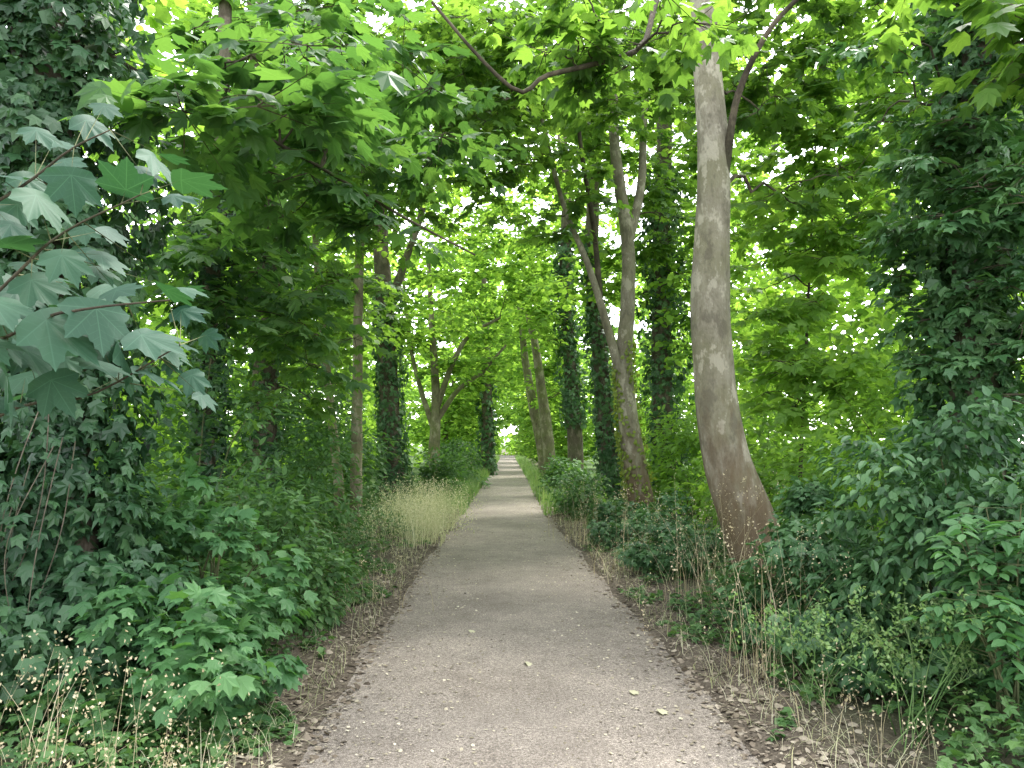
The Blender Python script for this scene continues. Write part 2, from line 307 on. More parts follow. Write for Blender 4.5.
def bush(name, label, cat, c, r, leaf, T, ls, n, lobes=24, lobe_r=.35, stems=10, group=None, hang=.3, stemmat='stem', upw=.8, z0=0.0):
    x, y = c; g = float(gz(np.array(x), np.array(y))); root = empty(name, (x, y, g), label, cat, group)
    r = np.array(r, float); u = in_ball(lobes); u[:, 2] = np.abs(u[:, 2])
    L_ = np.array([x, y, g+z0])+u*r*np.array([.9, .9, .95])+np.array([0, 0, .05])
    w = rng.uniform(.45, 1.4, lobes); per = rng.choice(lobes, n, p=w/w.sum())
    off = in_ball(n); off = unit(off)*np.linalg.norm(off, axis=1, keepdims=True)**.8*rng.uniform(.7, 1.25, (n, 1))
    pos = L_[per]+off*(lobe_r*r.mean()*w[per])[:, None]*np.array([1, 1, .7])
    k = pos[:, 2] > g+.02; pos = pos[k]; per = per[k]; off = off[k]; n = len(pos)
    out = unit(off*.7+unit(pos-np.array([x, y, g+r[2]*.3]))*.6)
    dr = unit(out*np.array([1, 1, .4])+np.array([0, 0, -hang])+jit(n, .4)); up = np.array([0, 0, upw])+out*.55+jit(n, .3)
    v, f, _ = leaves(T, pos, dr, up, ls*rng.uniform(.55, 1.25, n)); mesh('foliage', v, [f], M[leaf], root)
    parts = []
    for i in range(min(stems, lobes)):
        b0 = np.array([x, y, g-.05])+np.append(rng.normal(0, .12, 2)*r[:2], 0); e = L_[i]
        mid = (b0+e)/2+np.array([0, 0, .15*r[2]])+rng.normal(0, .05, 3)
        parts.append(tube(spline([b0, mid, e], 8), np.linspace(.010, .004, 8), 5))
    if parts:
        v, q = join(parts); mesh('stems', v, [q], M[stemmat], root)
    return root
def blades(pos, h, lean, w, seg=4):
    n = len(pos); az = rng.uniform(0, 2*np.pi, n); d = np.stack([np.cos(az), np.sin(az), 0*az], -1); s = np.stack([-np.sin(az), np.cos(az), 0*az], -1)
    t = np.linspace(0, 1, seg+1); V = []
    for ti in t:
        c = pos+d*(lean*ti**2)[:, None]; c = c+np.array([0, 0, 1.0])*(h*(ti-.25*ti**3*np.clip(lean/np.maximum(h, .01), 0, 1)))[:, None]
        ww = (w*(1-.85*ti))[:, None]*s; V += [c-ww, c+ww]
    V = np.stack(V, 1); k = 2*(seg+1)
    f = np.array([(2*i, 2*i+1, 2*i+3, 2*i+2) for i in range(seg)])[None]+(np.arange(n)*k)[:, None, None]
    tip = V[:, -2:].mean(1)
    return V.reshape(-1, 3), f.reshape(-1, 4), tip
# ------------------------------------------------------------------ right-hand trees
def mossfoot(root, path, rad): ivy_on(path, rad, 1700, .07, .075, (.2, 3.6), root, 'moss', 'moss', HEX, sparse=.35)
tree('sycamore_tree', 'large smooth grey sycamore trunk with a swept brown foot, right of the path', 'tree', 8.4,
     [(700, -60, 12), (706, 50, 13.5), (713, 150, 16), (713, 230, 18), (710, 290, 20), (714, 380, 20), (725, 450, 22), (747, 520, 26), (776, 595, 31)],
     limbs=[[(713, 275, 4, 8.45), (721, 215, 4.8, 8.4), (727, 160, 4.4, 8.3), (738, 95, 3.6, 8.15), (768, 32, 2.9, 7.9), (812, -16, 2.4, 7.7)],
            [(705, -20, 5, 8.4), (672, -30, 4, 8.0), (655, 5, 3.2, 7.4), (640, 48, 3, 7.0), (585, 66, 2.8, 6.7), (545, 76, 2.6, 6.5), (520, 92, 2.4, 6.4), (480, 58, 2, 6.3), (432, 2, 1.6, 6.2)]],
     blobs=[((4.4, 9.8, 7.2), (2.6, 1.8, 1.8), 78), ((1.2, 10.8, 7.8), (2, 1.5, 1.4), 62), ((5.2, 9.4, 4.9), (1.7, 1.5, 1.2), 28), ((3.5, 5.6, 4.8), (1.4, .9, .45), 12), ((.9, 6.8, 5.6), (1.1, .7, .4), 11), ((3.6, 10, 6.6), (.9, .8, .7), 18)],
     leaf='syc', ls=.15, sides=22, bump=.03, limbmat='twig')
tree('forked_sycamore_tree', 'forked sycamore with mossy yellow green foot and several slender upright stems', 'tree', 14,
     [(608, -60, 4), (612, 60, 5), (615, 150, 5.5), (627, 235, 6.5), (628, 300, 7), (624, 370, 9), (631, 440, 11), (641, 500, 13)],
     limbs=[[(627, 250, 5, 14), (641, 185, 4.4, 14.1), (645, 110, 3.6, 14.2), (660, -30, 3, 14.3)], [(626, 395, 5.5, 14), (604, 315, 4.2, 13.8), (588, 265, 3.4, 13.7), (562, 200, 2.5, 13.5), (542, 120, 2, 13.3)], [(600, 300, 3.2, 13.8), (594, 230, 2.6, 13.7), (580, 140, 2.2, 13.6), (572, 40, 1.8, 13.5)]],
     blobs=[((.1, 14, 8.7), (2.8, 2.4, 2.2), 104), ((3.4, 15.4, 8.8), (2, 1.8, 2), 58), ((.5, 13.4, 6.4), (1.3, 1.5, .9), 22), ((3.2, 15.0, 6.4), (1.0, 1.0, 1.0), 18)], leaf='syc', ls=.14, extra=mossfoot)
tree('ivy_clad_tree', 'dark ivy covered trunk just behind the foot of the forked sycamore', 'tree', 19,
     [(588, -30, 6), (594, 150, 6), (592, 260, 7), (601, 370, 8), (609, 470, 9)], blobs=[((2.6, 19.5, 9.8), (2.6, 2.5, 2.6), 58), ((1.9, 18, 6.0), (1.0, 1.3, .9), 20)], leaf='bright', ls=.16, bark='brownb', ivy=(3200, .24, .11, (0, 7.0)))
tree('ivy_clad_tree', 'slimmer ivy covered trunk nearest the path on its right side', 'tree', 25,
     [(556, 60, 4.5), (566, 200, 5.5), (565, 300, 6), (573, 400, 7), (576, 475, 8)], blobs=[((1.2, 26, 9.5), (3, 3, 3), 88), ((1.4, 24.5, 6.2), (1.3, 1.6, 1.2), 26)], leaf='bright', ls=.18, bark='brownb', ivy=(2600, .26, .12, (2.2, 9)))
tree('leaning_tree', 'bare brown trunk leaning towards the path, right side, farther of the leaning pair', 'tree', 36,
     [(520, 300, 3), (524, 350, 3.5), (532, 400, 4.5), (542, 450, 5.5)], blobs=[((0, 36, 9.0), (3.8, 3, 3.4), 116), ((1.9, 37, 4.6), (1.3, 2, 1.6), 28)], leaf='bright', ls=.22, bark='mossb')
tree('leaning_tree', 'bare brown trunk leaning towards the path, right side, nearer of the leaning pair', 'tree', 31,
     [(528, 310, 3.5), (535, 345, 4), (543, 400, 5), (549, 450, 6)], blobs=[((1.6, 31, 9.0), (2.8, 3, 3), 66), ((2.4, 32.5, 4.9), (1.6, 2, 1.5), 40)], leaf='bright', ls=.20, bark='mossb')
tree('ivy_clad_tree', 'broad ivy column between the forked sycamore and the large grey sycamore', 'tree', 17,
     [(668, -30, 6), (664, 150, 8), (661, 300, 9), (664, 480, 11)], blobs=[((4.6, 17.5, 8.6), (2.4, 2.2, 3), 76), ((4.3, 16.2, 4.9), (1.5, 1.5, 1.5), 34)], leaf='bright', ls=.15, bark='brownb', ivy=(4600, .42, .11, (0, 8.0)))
tree('ivy_clad_tree', 'ivy smothered tree at the right edge above the dark shrub', 'tree', 6.2,
     [(985, -80, 14), (975, 150, 17), (972, 300, 20), (978, 520, 24)], blobs=[((4.1, 6.3, 5.1), (1.3, .9, .7), 14), ((3.75, 5.9, 3.3), (.75, .7, 1.0), 34), ((4.2, 6.0, 2.4), (.8, .7, .8), 24)], leaf='ivy', T=IVY, ls=.10, bark='brownb', ntw=6, tl=.4, ivy=(7000, .38, .085, (.3, 6)))
tree('young_tree', 'bright leaved sapling in the sunlit gap right of the large grey sycamore', 'tree', 10.9,
     [(818, 90, .8), (812, 220, 1.2), (806, 350, 1.6), (800, 480, 2)], blobs=[((4.3, 10.6, 4.8), (1.2, 1.1, 1.5), 40), ((4.0, 10.2, 2.9), (.7, .7, .9), 24)], leaf='bright', ls=.14, bark='twig', sides=8)
# ------------------------------------------------------------------ left-hand trees
def vines(root, path, rad):
    for i in range(7):
        x = rng.uniform(-3.0, -2.4); y = rng.uniform(4.0, 4.2); z = rng.uniform(1.2, 2.2); e = rng.uniform(.1, .6)
        pts = [(x, y+.3, z), (x+rng.normal(0, .12), y+.05, z-.5*(z-e)), (x+rng.normal(.1, .2), y-.02, e)]
        v, q = tube(spline(pts, 16), np.linspace(.0035, .002, 16), 5); mesh('vine', v, [q], M['brownb'], root)
tree('ivy_clad_tree', 'huge ivy smothered trunk filling the left edge', 'tree', 4.7,
     [(34, -90, 24), (42, 100, 26), (50, 300, 28), (60, 560, 34)],
     limbs=[[(60, 30, 5, 4.7), (170, 90, 2.6, 5.0), (290, 150, 1.9, 5.6), (400, 215, 1.4, 6.2), (475, 255, .9, 6.6)]],
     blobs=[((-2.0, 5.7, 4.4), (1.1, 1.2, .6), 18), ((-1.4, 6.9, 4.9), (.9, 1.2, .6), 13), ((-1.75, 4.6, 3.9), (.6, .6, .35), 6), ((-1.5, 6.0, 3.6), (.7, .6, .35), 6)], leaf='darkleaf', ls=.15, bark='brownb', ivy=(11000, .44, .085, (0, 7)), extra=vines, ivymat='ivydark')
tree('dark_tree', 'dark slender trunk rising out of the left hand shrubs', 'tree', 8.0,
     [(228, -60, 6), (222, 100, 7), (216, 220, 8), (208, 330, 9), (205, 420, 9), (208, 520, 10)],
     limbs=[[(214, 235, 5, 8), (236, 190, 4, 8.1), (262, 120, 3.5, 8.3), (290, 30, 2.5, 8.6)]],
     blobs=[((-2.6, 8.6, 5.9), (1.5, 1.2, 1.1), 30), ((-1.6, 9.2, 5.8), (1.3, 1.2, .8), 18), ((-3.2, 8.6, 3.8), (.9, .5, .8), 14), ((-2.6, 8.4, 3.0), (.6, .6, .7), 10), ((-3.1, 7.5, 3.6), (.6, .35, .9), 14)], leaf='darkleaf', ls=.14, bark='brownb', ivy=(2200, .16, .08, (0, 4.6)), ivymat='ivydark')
tree('reddish_brown_tree', 'thick reddish brown trunk, upper left, behind the dark slender trunk', 'tree', 11,
     [(252, -60, 10), (262, 60, 11), (270, 180, 12), (268, 300, 12), (262, 480, 13)], blobs=[((-3.6, 11.9, 7.8), (2.0, 1.6, 1.4), 42), ((-2.2, 11.5, 5.6), (1.0, 1.0, .9), 18), ((-.6, 11.2, 7.4), (1.5, 1.4, 1.0), 40), ((-3.0, 10.2, 3.0), (.9, .5, .9), 18), ((-2.6, 12.3, 9.2), (2.2, 1.4, .8), 44), ((-3.6, 10.2, 4.9), (1.0, .4, .8), 16)], leaf='syc', ls=.14, bark='brownb', ivy=(2000, .15, .09, (0, 4.6)))
tree('slim_tree', 'slim straight grey brown trunk standing behind the pale grass, left of path', 'tree', 14,
     [(364, 120, 3.5), (360, 230, 4.5), (358, 330, 5), (357, 420, 5.5), (356, 500, 6)], blobs=[((-3.0, 14.3, 7.2), (1.7, 1.5, 1.6), 38), ((-3.6, 14.9, 4.6), (1.2, 1.0, .9), 24), ((-1.3, 14.6, 8.8), (2.0, 1.5, 1.6), 62)], leaf='syc', ls=.14, bark='mossb', sides=10)
tree('slim_tree', 'thin leaning trunk left of the slim straight trunk', 'tree', 16.5,
     [(310, 150, 2.5), (318, 280, 3.2), (328, 380, 4), (338, 480, 5)], blobs=[((-4.6, 16.5, 7.0), (1.8, 1.5, 1.6), 36), ((-4.6, 16.9, 4.4), (1.6, 1.2, 1.2), 34)], leaf='bright', ls=.15, bark='mossb', sides=10)
tree('ivy_clad_tree', 'broad dark trunk with ivy right of the slim straight trunk, left of path', 'tree', 20,
     [(376, 60, 6), (380, 220, 8), (386, 340, 9), (392, 460, 11)], limbs=[[(384, 320, 5, 20), (402, 270, 4, 20), (425, 200, 3, 20), (440, 110, 2, 20)]],
     blobs=[((-2.4, 20, 9.6), (3.2, 2.6, 3.0), 104), ((-2.7, 20.5, 5.4), (1.5, 1.5, 1.2), 34)], leaf='bright', ls=.16, bark='brownb', ivy=(2600, .22, .11, (0, 6)))
tree('many_stemmed_tree', 'many stemmed tree with crooked branches arching over the far path from left', 'tree', 27,
     [(428, 250, 2), (432, 330, 3), (436, 400, 4.5), (434, 450, 6)],
     limbs=[[(436, 410, 3.4, 27), (452, 365, 2.6, 27), (470, 335, 2, 27), (500, 318, 1.3, 27)], [(434, 430, 3, 27), (418, 380, 2.2, 27), (408, 330, 1.8, 27), (402, 260, 1.3, 27)], [(437, 420, 3, 27), (458, 390, 2.2, 27), (482, 372, 1.8, 27), (506, 345, 1.2, 27)]],
     blobs=[((-1.4, 27.5, 9.0), (3.4, 3, 3.0), 124), ((-2.2, 28, 5.0), (2.2, 2, 1.3), 54)], leaf='bright', ls=.20, bark='mossb')
tree('ivy_clad_tree', 'farthest ivy dark trunk left of the path, near its end', 'tree', 40,
     [(482, 260, 3.5), (485, 340, 4.5), (487, 400, 5), (487, 450, 6)], blobs=[((-2.0, 40, 9.6), (3.8, 3, 4.0), 124), ((-2.6, 41, 4.6), (2, 2, 2), 56)], leaf='bright', ls=.24, bark='brownb', ivy=(900, .3, .18, (0, 6)))
# far tunnel, copies of one tree
def far_tree(x, y, label, group):
    root = empty('far_tree', (x, y, 0), label, 'tree', group)
    path = spline([(x, y, -.2), (x+.1, y, 2.5), (x-.3, y, 5), (x-.8, y, 9)], 20); v, q = tube(path, np.linspace(.24, .1, 20), 8, .04); mesh('trunk', v, [q], M['brownb'], root, True)
    C = np.vstack([ell(((x-1.9, y, 8.2), (3.8, 3.2, 4.6), 124)), ell(((x, y, 2.8), (2.3, 2.6, 2.8), 94)), ell(((x+4.5, y, 5), (2.5, 3, 4.5), 50))])
    C = C[C[:, 2] > .3]
    v, q = join(branchwork(path[8:], np.linspace(.2, .1, 12), C, 4)); mesh('branches', v, [q], M['twig'], root)
    pos, ld, up, sz, _ = spray_leaves(C, 4, 1.0, 8, .28); v, f, _ = leaves(HEX, pos, ld, up, sz); mesh('crown', v, [f], M['farbright'], root); return root
def dup(o, loc, rz, label, group, sc=1):
    r = o.copy(); COL.objects.link(r); r.location = loc; r.rotation_euler = (0, 0, rz); r.scale = (sc,)*3; r['label'] = label; r['group'] = group
    for ch in list(o.children):
        c = ch.copy(); COL.objects.link(c); c.parent = r
    return r
GR = ('distant bright leaved tree on the right, arching over the far path', 'far trees right of the path'); GL = ('distant bright leaved tree on the left, arching over the far path', 'far trees left of the path')
ft = far_tree(3.7, 46, *GR)
for y in (56, 68, 84): dup(ft, (3.3-.008*y, y, 0), rng.uniform(-.3, .3), *GR, rng.uniform(.9, 1.1))
for y in (49, 60, 74, 92): dup(ft, (-4.0-.006*y, y, 0), math.pi+rng.uniform(-.3, .3), *GL, rng.uniform(.9, 1.1))
# ------------------------------------------------------------------ shrubs
bush('lobed_leaf_shrub', 'low bright green shrub with large lobed leaves, left foreground', 'shrub', (-1.9, 4.25), (.75, .6, .8), 'lobed', SYC, .085, 1000, 46, .25, 18, hang=.35, upw=1.0)
bush('lobed_leaf_shrub', 'upright bright green sapling with lobed leaves behind the low lobed shrub', 'shrub', (-2.1, 5.2), (.7, .6, 1.4), 'lobed', SYC, .085, 1000, 46, .22, 16, hang=.35, upw=1.0)
bush('bramble', 'tangled low bramble on the left verge beyond the lobed sapling', 'bramble', (-1.85, 7.0), (.4, 1.6, .55), 'shrub', OVA, .06, 1700, 60, .16, 20, hang=.4)
bush('bramble', 'tangled ivy and bramble on the right bank in front of the glossy shrub', 'bramble', (2.25, 5.7), (.5, 1.2, .95), 'ivy', IVY, .08, 2600, 60, .2, 20, hang=.6)
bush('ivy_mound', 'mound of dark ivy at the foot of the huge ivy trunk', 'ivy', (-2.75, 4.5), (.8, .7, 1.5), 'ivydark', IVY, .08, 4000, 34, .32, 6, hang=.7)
bush('green_shrub', 'small leaved green shrub between the lobed shrub and the pale grass', 'shrub', (-2.1, 6.4), (.7, .8, 1.4), 'shrub', OVA, .085, 3200, 40, .26, 12, upw=1.1)
bush('green_shrub', 'tall loose shrub around the foot of the dark slender trunk', 'shrub', (-3.0, 7.2), (.9, .8, 2.6), 'shrub', OVA, .10, 4000, 50, .24, 12, upw=1.1)
bush('green_shrub', 'rounded green shrub before the reddish brown trunk, next to the verge', 'shrub', (-2.6, 9.0), (.8, 1.0, 1.9), 'shrub', OVA, .09, 3800, 44, .26, 12, upw=1.1)
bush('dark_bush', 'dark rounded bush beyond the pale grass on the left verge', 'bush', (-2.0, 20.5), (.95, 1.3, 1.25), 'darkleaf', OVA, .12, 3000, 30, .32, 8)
bush('understorey_bush', 'dim understorey bush between the slim trunk and the reddish brown trunk', 'bush', (-4.1, 13), (1.3, 1.3, 3.2), 'shrub', OVA, .14, 3800, 42, .3, 10, upw=1.1)
bush('understorey_bush', 'dim understorey bush behind the slim straight trunk', 'bush', (-4.2, 18), (1.4, 1.5, 3.0), 'shrub', OVA, .16, 3400, 38, .3, 10, upw=1.1)
bush('understorey_bush', 'tall bush deep in the wood behind the huge ivy trunk', 'bush', (-5.6, 9.0), (1.5, 1.6, 3.8), 'bright', OVA, .15, 4600, 48, .27, 12)
bush('far_verge_bush', 'small bush beside the far path, left, under the farthest ivy trunk', 'bush', (-2.2, 29), (1.0, 2.5, 1.7), 'shrub', OVA, .18, 2600, 34, .3, 6)
bush('holly_like_shrub', 'dense dark glossy shrub with drooping leaves, right foreground', 'shrub', (2.85, 5.0), (.85, .8, 2.0), 'ivy', OVA, .085, 7600, 66, .21, 16, hang=.7)
bush('holly_like_shrub', 'dense dark glossy shrub at the right edge, next to camera', 'shrub', (3.3, 4.3), (.6, .6, 1.5), 'ivy', OVA, .085, 3800, 42, .25, 10, hang=.7)
bush('low_shrub', 'low dark shrub between the large grey sycamore and the glossy shrub', 'shrub', (2.85, 6.8), (.55, .8, 1.2), 'ivy', IVY, .075, 2600, 50, .2, 10, hang=.5)
bush('low_shrub', 'low ivy shrub left of the large grey sycamore foot', 'shrub', (2.05, 9.4), (.7, 1.1, .85), 'ivy', IVY, .075, 2400, 54, .2, 10)
bush('low_shrub', 'low shrub in front of the forked sycamore foot', 'shrub', (1.85, 12.2), (.7, 1.2, .6), 'ivy', IVY, .085, 2200, 54, .22, 10)
bush('low_shrub', 'low shrub below the ivy trunk behind the forked sycamore', 'shrub', (1.55, 16.5), (.65, 1.5, .95), 'shrub', OVA, .11, 2200, 44, .22, 10)
bush('far_verge_bush', 'small bush beside the far path, right, under the leaning trunks', 'bush', (1.6, 23), (.65, 2.4, 1.3), 'shrub', OVA, .15, 2600, 36, .26, 8)
bush('sunlit_shrub', 'tall yellow green shrub in the sunlit gap behind the glossy shrub', 'shrub', (4.8, 9.2), (1.4, 1.4, 3.6), 'bright', OVA, .13, 4400, 52, .26, 12)
bush('sunlit_shrub', 'yellow green shrub directly behind the large grey sycamore', 'shrub', (3.9, 12), (1.2, 1.2, 2.9), 'bright', OVA, .13, 3400, 44, .27, 12)
bush('sunlit_shrub', 'yellow green shrub under the broad ivy column', 'shrub', (3.7, 15.5), (1.2, 1.2, 2.5), 'bright', OVA, .14, 3000, 36, .29, 10)
# elder: pinnate leaves
def elder(label, c, h, n, spread):
    x, y = c; g = float(gz(np.array(x), np.array(y))); root = empty('elder_plant', (x, y, g), label, 'plant'); parts = []; A = []; B = []
    for i in range(n):
        az = rng.uniform(0, 6.28); e = np.array([x+spread*math.cos(az)*rng.uniform(.3, 1), y+spread*math.sin(az)*rng.uniform(.3, 1), g+h*rng.uniform(.5, 1)])
        s = spline([(x+rng.normal(0, .05), y+rng.normal(0, .05), g-.05), ((x+e[0])/2, (y+e[1])/2, g+.65*(e[2]-g)), e], 10); parts.append(tube(s, np.linspace(.008, .003, 10), 5))
        for j in range(4, 10):
            for q in range(2):
                a = rng.uniform(0, 6.28); A.append(s[j]); B.append(s[j]+np.array([math.cos(a), math.sin(a), .05])*rng.uniform(.16, .27))
    A = np.array(A); B = np.array(B); d = unit(B-A); pr = unit(np.cross(d, np.array([0, 0, 1.])))
    pos = []; dr = []
    for t in (.45, .7, .92):
        for sg in (-1, 1):
            p = A+(B-A)*t; p[:, 2] -= .05*t*t; pos.append(p); dr.append(d*.5+pr*sg+np.array([0, 0, -.35]))
    pos.append(B-np.array([0, 0, .05])); dr.append(d+np.array([0, 0, -.4])); pos = np.vstack(pos); dr = np.vstack(dr)+jit(len(pos), .15); up = np.array([0, 0, 1.])+jit(len(pos), .3)
    v, f, _ = leaves(OVA, pos, dr, up, .085*rng.uniform(.7, 1.2, len(pos))); mesh('foliage', v, [f], M['lobed'], root)
    cv, cf = cones(A, B, .003); v, q = join(parts); mesh('stems', np.vstack([v, cv]), [q, cf+len(v)], M['stem'], root)
elder('elder like plant with paired leaflets in front of the glossy shrub, right edge', (2.6, 3.95), 1.25, 11, .4)
elder('elder like plant with paired leaflets at the large grey sycamore foot, its right side', (3.1, 7.5), 1.1, 7, .4)
# foreground sycamore with big leaves
root = empty('sycamore_sapling', (-1.9, 1.9, 0), 'overhanging sycamore branches with big pale blue green leaves, left foreground', 'tree')
v, q = tube(spline([(-1.9, 1.9, -.1), (-1.95, 1.95, .9), (-1.85, 1.95, 1.6), (-1.8, 1.9, 2.6)], 20), np.linspace(.03, .015, 20), 8); mesh('trunk', v, [q], M['brownb'], root, True)
tw = [[(-1.87, 1.95, 1.5), P(0, 290, 1.95), P(60, 235, 1.9), P(140, 195, 1.85)], [(-1.87, 1.95, 1.35), P(0, 415, 2.0), P(90, 395, 1.95), P(180, 345, 1.95)], [(-1.84, 1.93, 2.0), P(0, 200, 2.1), P(70, 150, 2.1), P(110, 130, 2.1)], [(-1.87, 1.95, 1.6), P(20, 330, 1.8), P(80, 310, 1.75), P(170, 300, 1.8)]]
for t in tw:
    v, q = tube(spline(t, 14), np.linspace(.006, .002, 14), 5); mesh('branch', v, [q], M['twig'], root, True)
spots = [(205, 190, 1.95, .9), (150, 200, 1.9, .9), (175, 165, 2.0, .7), (95, 185, 2.0, .9), (60, 205, 1.9, .9), (20, 185, 2.1, .9), (30, 255, 1.9, 1), (85, 265, 1.85, .9), (15, 310, 1.75, 1.05), (70, 330, 1.75, 1.15), (120, 318, 1.8, 1.05), (165, 345, 1.85, 1), (120, 372, 1.85, 1), (205, 320, 2.1, .8), (215, 385, 2.1, .7), (190, 300, 2.1, .7), (30, 380, 1.85, 1), (75, 390, 1.9, .8), (25, 225, 2.2, .9), (110, 130, 2.3, .8), (60, 140, 2.3, .8), (125, 265, 2.1, .7), (0, 350, 1.75, 1), (40, 300, 2.0, .9), (140, 300, 2.0, .8), (170, 380, 2.0, .8), (5, 270, 2.0, 1), (55, 290, 1.9, .8), (100, 345, 1.95, .9), (145, 360, 2.0, .9), (50, 360, 2.0, 1), (185, 350, 2.05, .8), (230, 345, 2.15, .6), (225, 405, 2.1, .5), (130, 240, 2.1, .7), (10, 410, 1.9, .8), (95, 300, 2.1, .9), (25, 330, 2.0, .9)]
spots = spots+[(a+rng.uniform(-30, 30), b+rng.uniform(-22, 22), y+rng.uniform(.1, .35), s*.85) for a, b, y, s in spots]
pos = np.array([P(a-24, b-10, y) for a, b, y, s in spots]); n = len(pos)
dr = np.array([.75, -.2, -.42])+jit(n, .34); up = np.array([.05, -.25, .95])+jit(n, .27)
v, f, uv = leaves(SYCN, pos, dr, up, np.array([.13*s*rng.uniform(.8, 1.12) for *_, s in spots])); mesh('foliage', v, [f], M['fore'], root, True, uv)
allp = np.vstack([spline(t, 14) for t in tw]); near = np.array([allp[np.argmin(np.linalg.norm(allp-p, axis=1))] for p in pos])
cv, cf = cones(near, pos, .002); mesh('leaf_stalks', cv, [cf], M['stem'], root)
# ------------------------------------------------------------------ grasses and weeds
def on_ground(x, y): return np.stack([x, y, gz(x, y)], -1)
K = 42; cy = rng.uniform(11.2, 19.5, K); cx = pc(cy)-hw(cy)-.15-np.abs(rng.normal(0, .6, K)); ch = rng.uniform(.25, .8, K)
n = 2500; w_ = rng.integers(0, K, n); y = cy[w_]+rng.normal(0, .3, n); x = np.minimum(cx[w_]+rng.normal(0, .2, n), pc(y)-hw(y)+.02); v, f, tip = blades(on_ground(x, y), ch[w_]*rng.uniform(.25, 1.2, n), rng.uniform(.08, .6, n), rng.uniform(.002, .005, n))
k3 = 3; tp = np.repeat(tip, k3, 0)+rng.normal(0, 1, (n*k3, 3))*np.array([.03, .03, .06])
tv, tf, _ = leaves(DIA, tp, jit(n*k3, .4)+np.array([0, 0, .6]), jit(n*k3, 1), .03); tag(mesh('verge_grass', np.vstack([v, tv]), [f, tf+len(v)], M['grass']), 'pale seeding grass along the left verge before the dark bush', 'grass', kind='stuff')
n = 6000; y = rng.uniform(17, 90, n); sd = rng.choice([-1, 1], n); x = pc(y)+sd*(hw(y)-.08+np.abs(rng.normal(0, .5, n))); v, f, tip = blades(on_ground(x, y), rng.uniform(.15, .6, n), rng.uniform(.05, .3, n), rng.uniform(.01, .02, n))
tag(mesh('far_grass', v, [f], M['weed']), 'light green grass edging the far part of the path', 'grass', kind='stuff')
n = 3600; y = 2.6+16*rng.uniform(0, 1, n)**1.4; sd = rng.choice([-1, 1], n); x = pc(y)+sd*(hw(y)+.1+np.abs(rng.normal(.1, .45, n))); v, f, tip = blades(on_ground(x, y), rng.uniform(.03, .35, n)*rng.uniform(.3, 1, n), rng.uniform(.05, .35, n), rng.uniform(.0012, .003, n))
tag(mesh('verge_straw', v, [f], M['grass']), 'thin straw and short grass scattered along both near verges', 'grass', kind='stuff')
def dry_weed(label, c, h, n, spread, mat='dry'):
    x, y = c; g = float(gz(np.array(x), np.array(y))); root = empty('dry_weed', (x, y, g), label, 'weed')
    p = np.stack([x+rng.normal(0, spread*.6, n), y+rng.normal(0, spread*.6, n), np.full(n, g-.02)], -1); hh = h*rng.uniform(.3, 1.05, n); v, f, tip = blades(p, hh, rng.uniform(.05, .7, n)*h, rng.uniform(.0014, .0034, n), 6); mesh('stalks', v, [f], M[mat], root)
    k = 9; q = np.repeat(tip, k, 0)+rng.normal(0, 1, (n*k, 3))*np.array([.02, .02, .06]); v, f, _ = leaves(DIA, q, jit(n*k, .6)+np.array([0, 0, .5]), jit(n*k, 1), .016*rng.uniform(.6, 1.4, n*k)); mesh('seed_heads', v, [f], M[mat], root)
dry_weed('tall dry straw coloured grass at the right verge, in front of the glossy shrub', (1.75, 5.2), 1.1, 56, .25)
dry_weed('dry straw coloured weeds at the left side of the large grey sycamore foot', (1.95, 7.4), 1.3, 84, .32)
dry_weed('dry straw coloured weeds on the right verge beside the low ivy shrub', (1.45, 9.4), 1.05, 64, .42)
dry_weed('dry straw coloured weeds on the right verge before the forked sycamore', (1.2, 12.3), 1.0, 70, .5)
dry_weed('dry straw coloured grass in the bottom left corner', (-2.0, 3.2), .75, 100, .36)
dry_weed('straw coloured bent grass under the lobed shrub', (-1.5, 3.3), .32, 50, .25)
dry_weed('dry straw coloured weeds on the right verge nearest the camera', (1.8, 4.0), .4, 26, .3)
dry_weed('dry straw coloured weeds on the left verge beside the small leaved shrub', (-1.45, 7.4), .5, 40, .35)
def parsley(label, c, h, n):
    x, y = c; g = float(gz(np.array(x), np.array(y))); root = empty('cow_parsley', (x, y, g), label, 'plant'); A = []; B = []; parts = []; U = []
    for i in range(n):
        e = np.array([x+rng.normal(0, .3), y+rng.normal(0, .2), g+h*rng.uniform(.5, 1)]); s = spline([(x+rng.normal(0, .1), y+rng.normal(0, .1), g), (np.array([x, y, g])+e)/2+np.array([0, 0, .1]), e], 9); parts.append(tube(s, np.linspace(.004, .002, 9), 4))
        for j in (4, 6, 8):
            for q in range(5):
                b = s[j]+rng.normal(0, .06, 3)+np.array([0, 0, .08]); A.append(s[j]); B.append(b)
                for w in range(7): U.append(b+rng.normal(0, .015, 3))
    v, q = join(parts); cv, cf = cones(np.array(A), np.array(B), .0015); mesh('stems', np.vstack([v, cv]), [q, cf+len(v)], M['weed'], root); U = np.array(U); v, f, _ = leaves(DIA, U, jit(len(U), 1), jit(len(U), .3)+np.array([0, 0, 1]), .028); mesh('flower_heads', v, [f], M['weed'], root)
parsley('wispy pale green cow parsley in the bottom right corner', (2.15, 4.0), .75, 11)
parsley('wispy pale green cow parsley next to the tall dry grass, right verge', (1.85, 4.6), .6, 6)
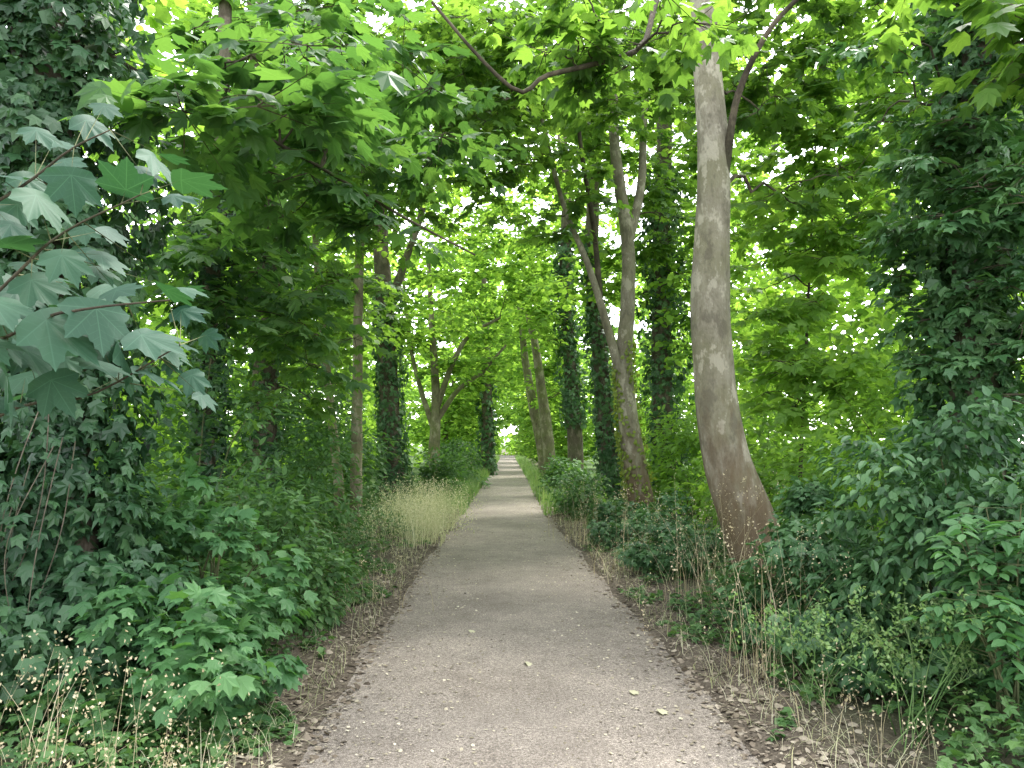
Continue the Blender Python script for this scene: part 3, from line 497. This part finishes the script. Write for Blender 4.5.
# ground cover, litter
n = 52000; y = 2.5+33*rng.uniform(0, 1, n)**1.6; sd = rng.choice([-1, 1], n); d = hw(y)+.1+np.abs(rng.normal(0, 1.0, n))+.15*rng.uniform(0, 1, n); x = pc(y)+sd*d; k = (wob(x*1.3, y*1.1)+.4*wob(x*3, y*3) > .22-1.1*(d-1.5)); x = x[k]; y = y[k]; n = len(x)
pos = on_ground(x, y); pos[:, 2] += rng.uniform(.01, .24, n)*np.clip((np.abs(x-pc(y))-1.3)*1.5, .12, 1.3); v, f, _ = leaves(IVY, pos, jit(n, 1)*np.array([1, 1, .25]), jit(n, .35)+np.array([0, 0, 1]), rng.uniform(.025, .07, n))
tag(mesh('ground_cover', v, [f], M['cover']), 'low green creeping plants covering the verges', 'ground cover', kind='stuff')
n = 22000; y = 2.4+26*rng.uniform(0, 1, n)**1.9; sd = rng.choice([-1, 1], n); x = pc(y)+sd*(hw(y)+np.abs(rng.normal(0, .42, n))-.16*rng.uniform(0, 1, n)**2); pos = on_ground(x, y); pos[:, 2] = np.maximum(pos[:, 2], -.01)+rng.uniform(.002, .012, n)
v, f, _ = leaves(HEX, pos, jit(n, 1)*np.array([1, 1, .12]), jit(n, .3)+np.array([0, 0, 1]), .01+.05*rng.uniform(0, 1, n)**3); tag(mesh('leaf_litter', v, [f], M['litter']), 'brown dead leaves strewn along both path edges', 'leaf litter', kind='stuff')
n = 11000; y = 2.6+22*rng.uniform(0, 1, n)**1.5; e = rng.uniform(-1, 1, n); e = np.sign(e)*np.abs(e)**.7; x = pc(y)+hw(y)*e; pos = np.stack([x, y, .006*wob(x*.6, y*.6)+.004+0*x], -1)
v, f, _ = leaves(HEX, pos, jit(n, 1)*np.array([1, 1, .05]), jit(n, .2)+np.array([0, 0, 1]), .006+.022*rng.uniform(0, 1, n)**4); tag(mesh('path_debris', v, [f], M['crumb']), 'tiny pale seeds and leaf fragments scattered on the path', 'debris', kind='stuff')
for a, b_, s, lab in [(527, 664, .07, 'pale fallen leaf lying alone on the middle of the path'), (632, 694, .055, 'small greenish fallen leaf on the right half of the path, farther one'), (660, 713, .06, 'greenish fallen leaf on the right half of the path, nearest one'), (470, 632, .055, 'small fallen leaf left of the middle of the path')]:
    q = P(a, b_, 5.0); t = CZ/(CZ-q[2]); x = q[0]*t; y = 5.0*t
    root_ = np.array([[x, y, .012]]); v, f, _ = leaves(SYCN, root_, np.array([[1, .3, 0.]]), np.array([[.05, -.1, 1.]]), s); o = mesh('fallen_leaf', v-np.array([x, y, .012]), [f], M['yellowleaf']); o.location = (x, y, .012); tag(o, lab, 'leaf')
# distant woods, read as one mass each
def mass(name, label, xr, yr, zr, n, size, mat, gap=0):
    K = n//60; c = np.stack([rng.uniform(*xr, K), rng.uniform(*yr, K), rng.uniform(0, 1, K)**1.2*(zr[1]-zr[0])+zr[0]], -1)
    per = 60
    pos = np.repeat(c, per, 0)+in_ball(K*per)*np.array([1.1, 1.1, .8])
    if gap:      # thin, sunlit growth closing the end of the path
        pos = pos[(np.abs(pos[:, 0]+.6) > gap) | (pos[:, 2] > 4.2)]
        pos = np.vstack([pos, np.stack([rng.uniform(-3, 2, 260), rng.uniform(116, 122, 260), rng.uniform(.1, 3.4, 260)], -1)])
    k = pos[:, 2] > .1; pos = pos[k]; m_ = len(pos)
    v, f, _ = leaves(HEX, pos, jit(m_, 1)*np.array([1, 1, .5])+np.array([0, 0, -.3]), jit(m_, .45)+np.array([0, 0, 1]), size*rng.uniform(.6, 1.3, m_)); tag(mesh(name, v, [f], M[mat]), label, 'woodland', kind='stuff')
mass('background_wood', 'sunlit mass of woodland leaves beyond the right hand trees', (6.5, 15), (7, 45), (.2, 12), 42000, .25, 'farbright')
mass('background_wood', 'mass of woodland leaves beyond the left hand trees', (-15, -6), (7, 45), (.2, 12), 42000, .25, 'farbright')
mass('background_wood', 'distant pale woodland beyond the end of the path', (-24, 24), (98, 114), (.3, 30), 24000, .75, 'farbright', gap=1.3)
# ------------------------------------------------------------------ light, world, camera
sd = np.array([.32, .42, .95]); sd = sd/np.linalg.norm(sd)
w = D.worlds.new('World'); S.world = w; w.use_nodes = True; nt = w.node_tree; nt.nodes.clear()
sk = nt.nodes.new('ShaderNodeTexSky'); sk.sky_type = 'NISHITA'; sk.sun_disc = False; sk.sun_elevation = math.asin(sd[2]); sk.sun_rotation = math.atan2(sd[0], sd[1]); sk.dust_density = 1.5; sk.air_density = 1.0
hs = nt.nodes.new('ShaderNodeHueSaturation'); hs.inputs['Saturation'].default_value = .2; nt.links.new(sk.outputs[0], hs.inputs['Color'])
bg = nt.nodes.new('ShaderNodeBackground'); bg.inputs[1].default_value = 1.05; nt.links.new(hs.outputs[0], bg.inputs[0])
nt.links.new(bg.outputs[0], nt.nodes.new('ShaderNodeOutputWorld').inputs[0])
from mathutils import Vector
sl = D.lights.new('sun', 'SUN'); sl.energy = 5; sl.angle = math.radians(10); sl.color = (1, .96, .9); so = D.objects.new('sun', sl); COL.objects.link(so); so.rotation_euler = Vector(sd).to_track_quat('Z', 'Y').to_euler(); so.location = (0, 0, 30)
cam = D.cameras.new('camera'); cam.sensor_width = 36; cam.lens = F/1024*36; cam.clip_end = 2000; co = D.objects.new('camera', cam); COL.objects.link(co); co.location = (0, 0, CZ); co.rotation_euler = (math.pi/2+TH, 0, 0); S.camera = co
S.view_settings.view_transform = 'Standard'; S.view_settings.look = 'None'; S.view_settings.exposure = 0
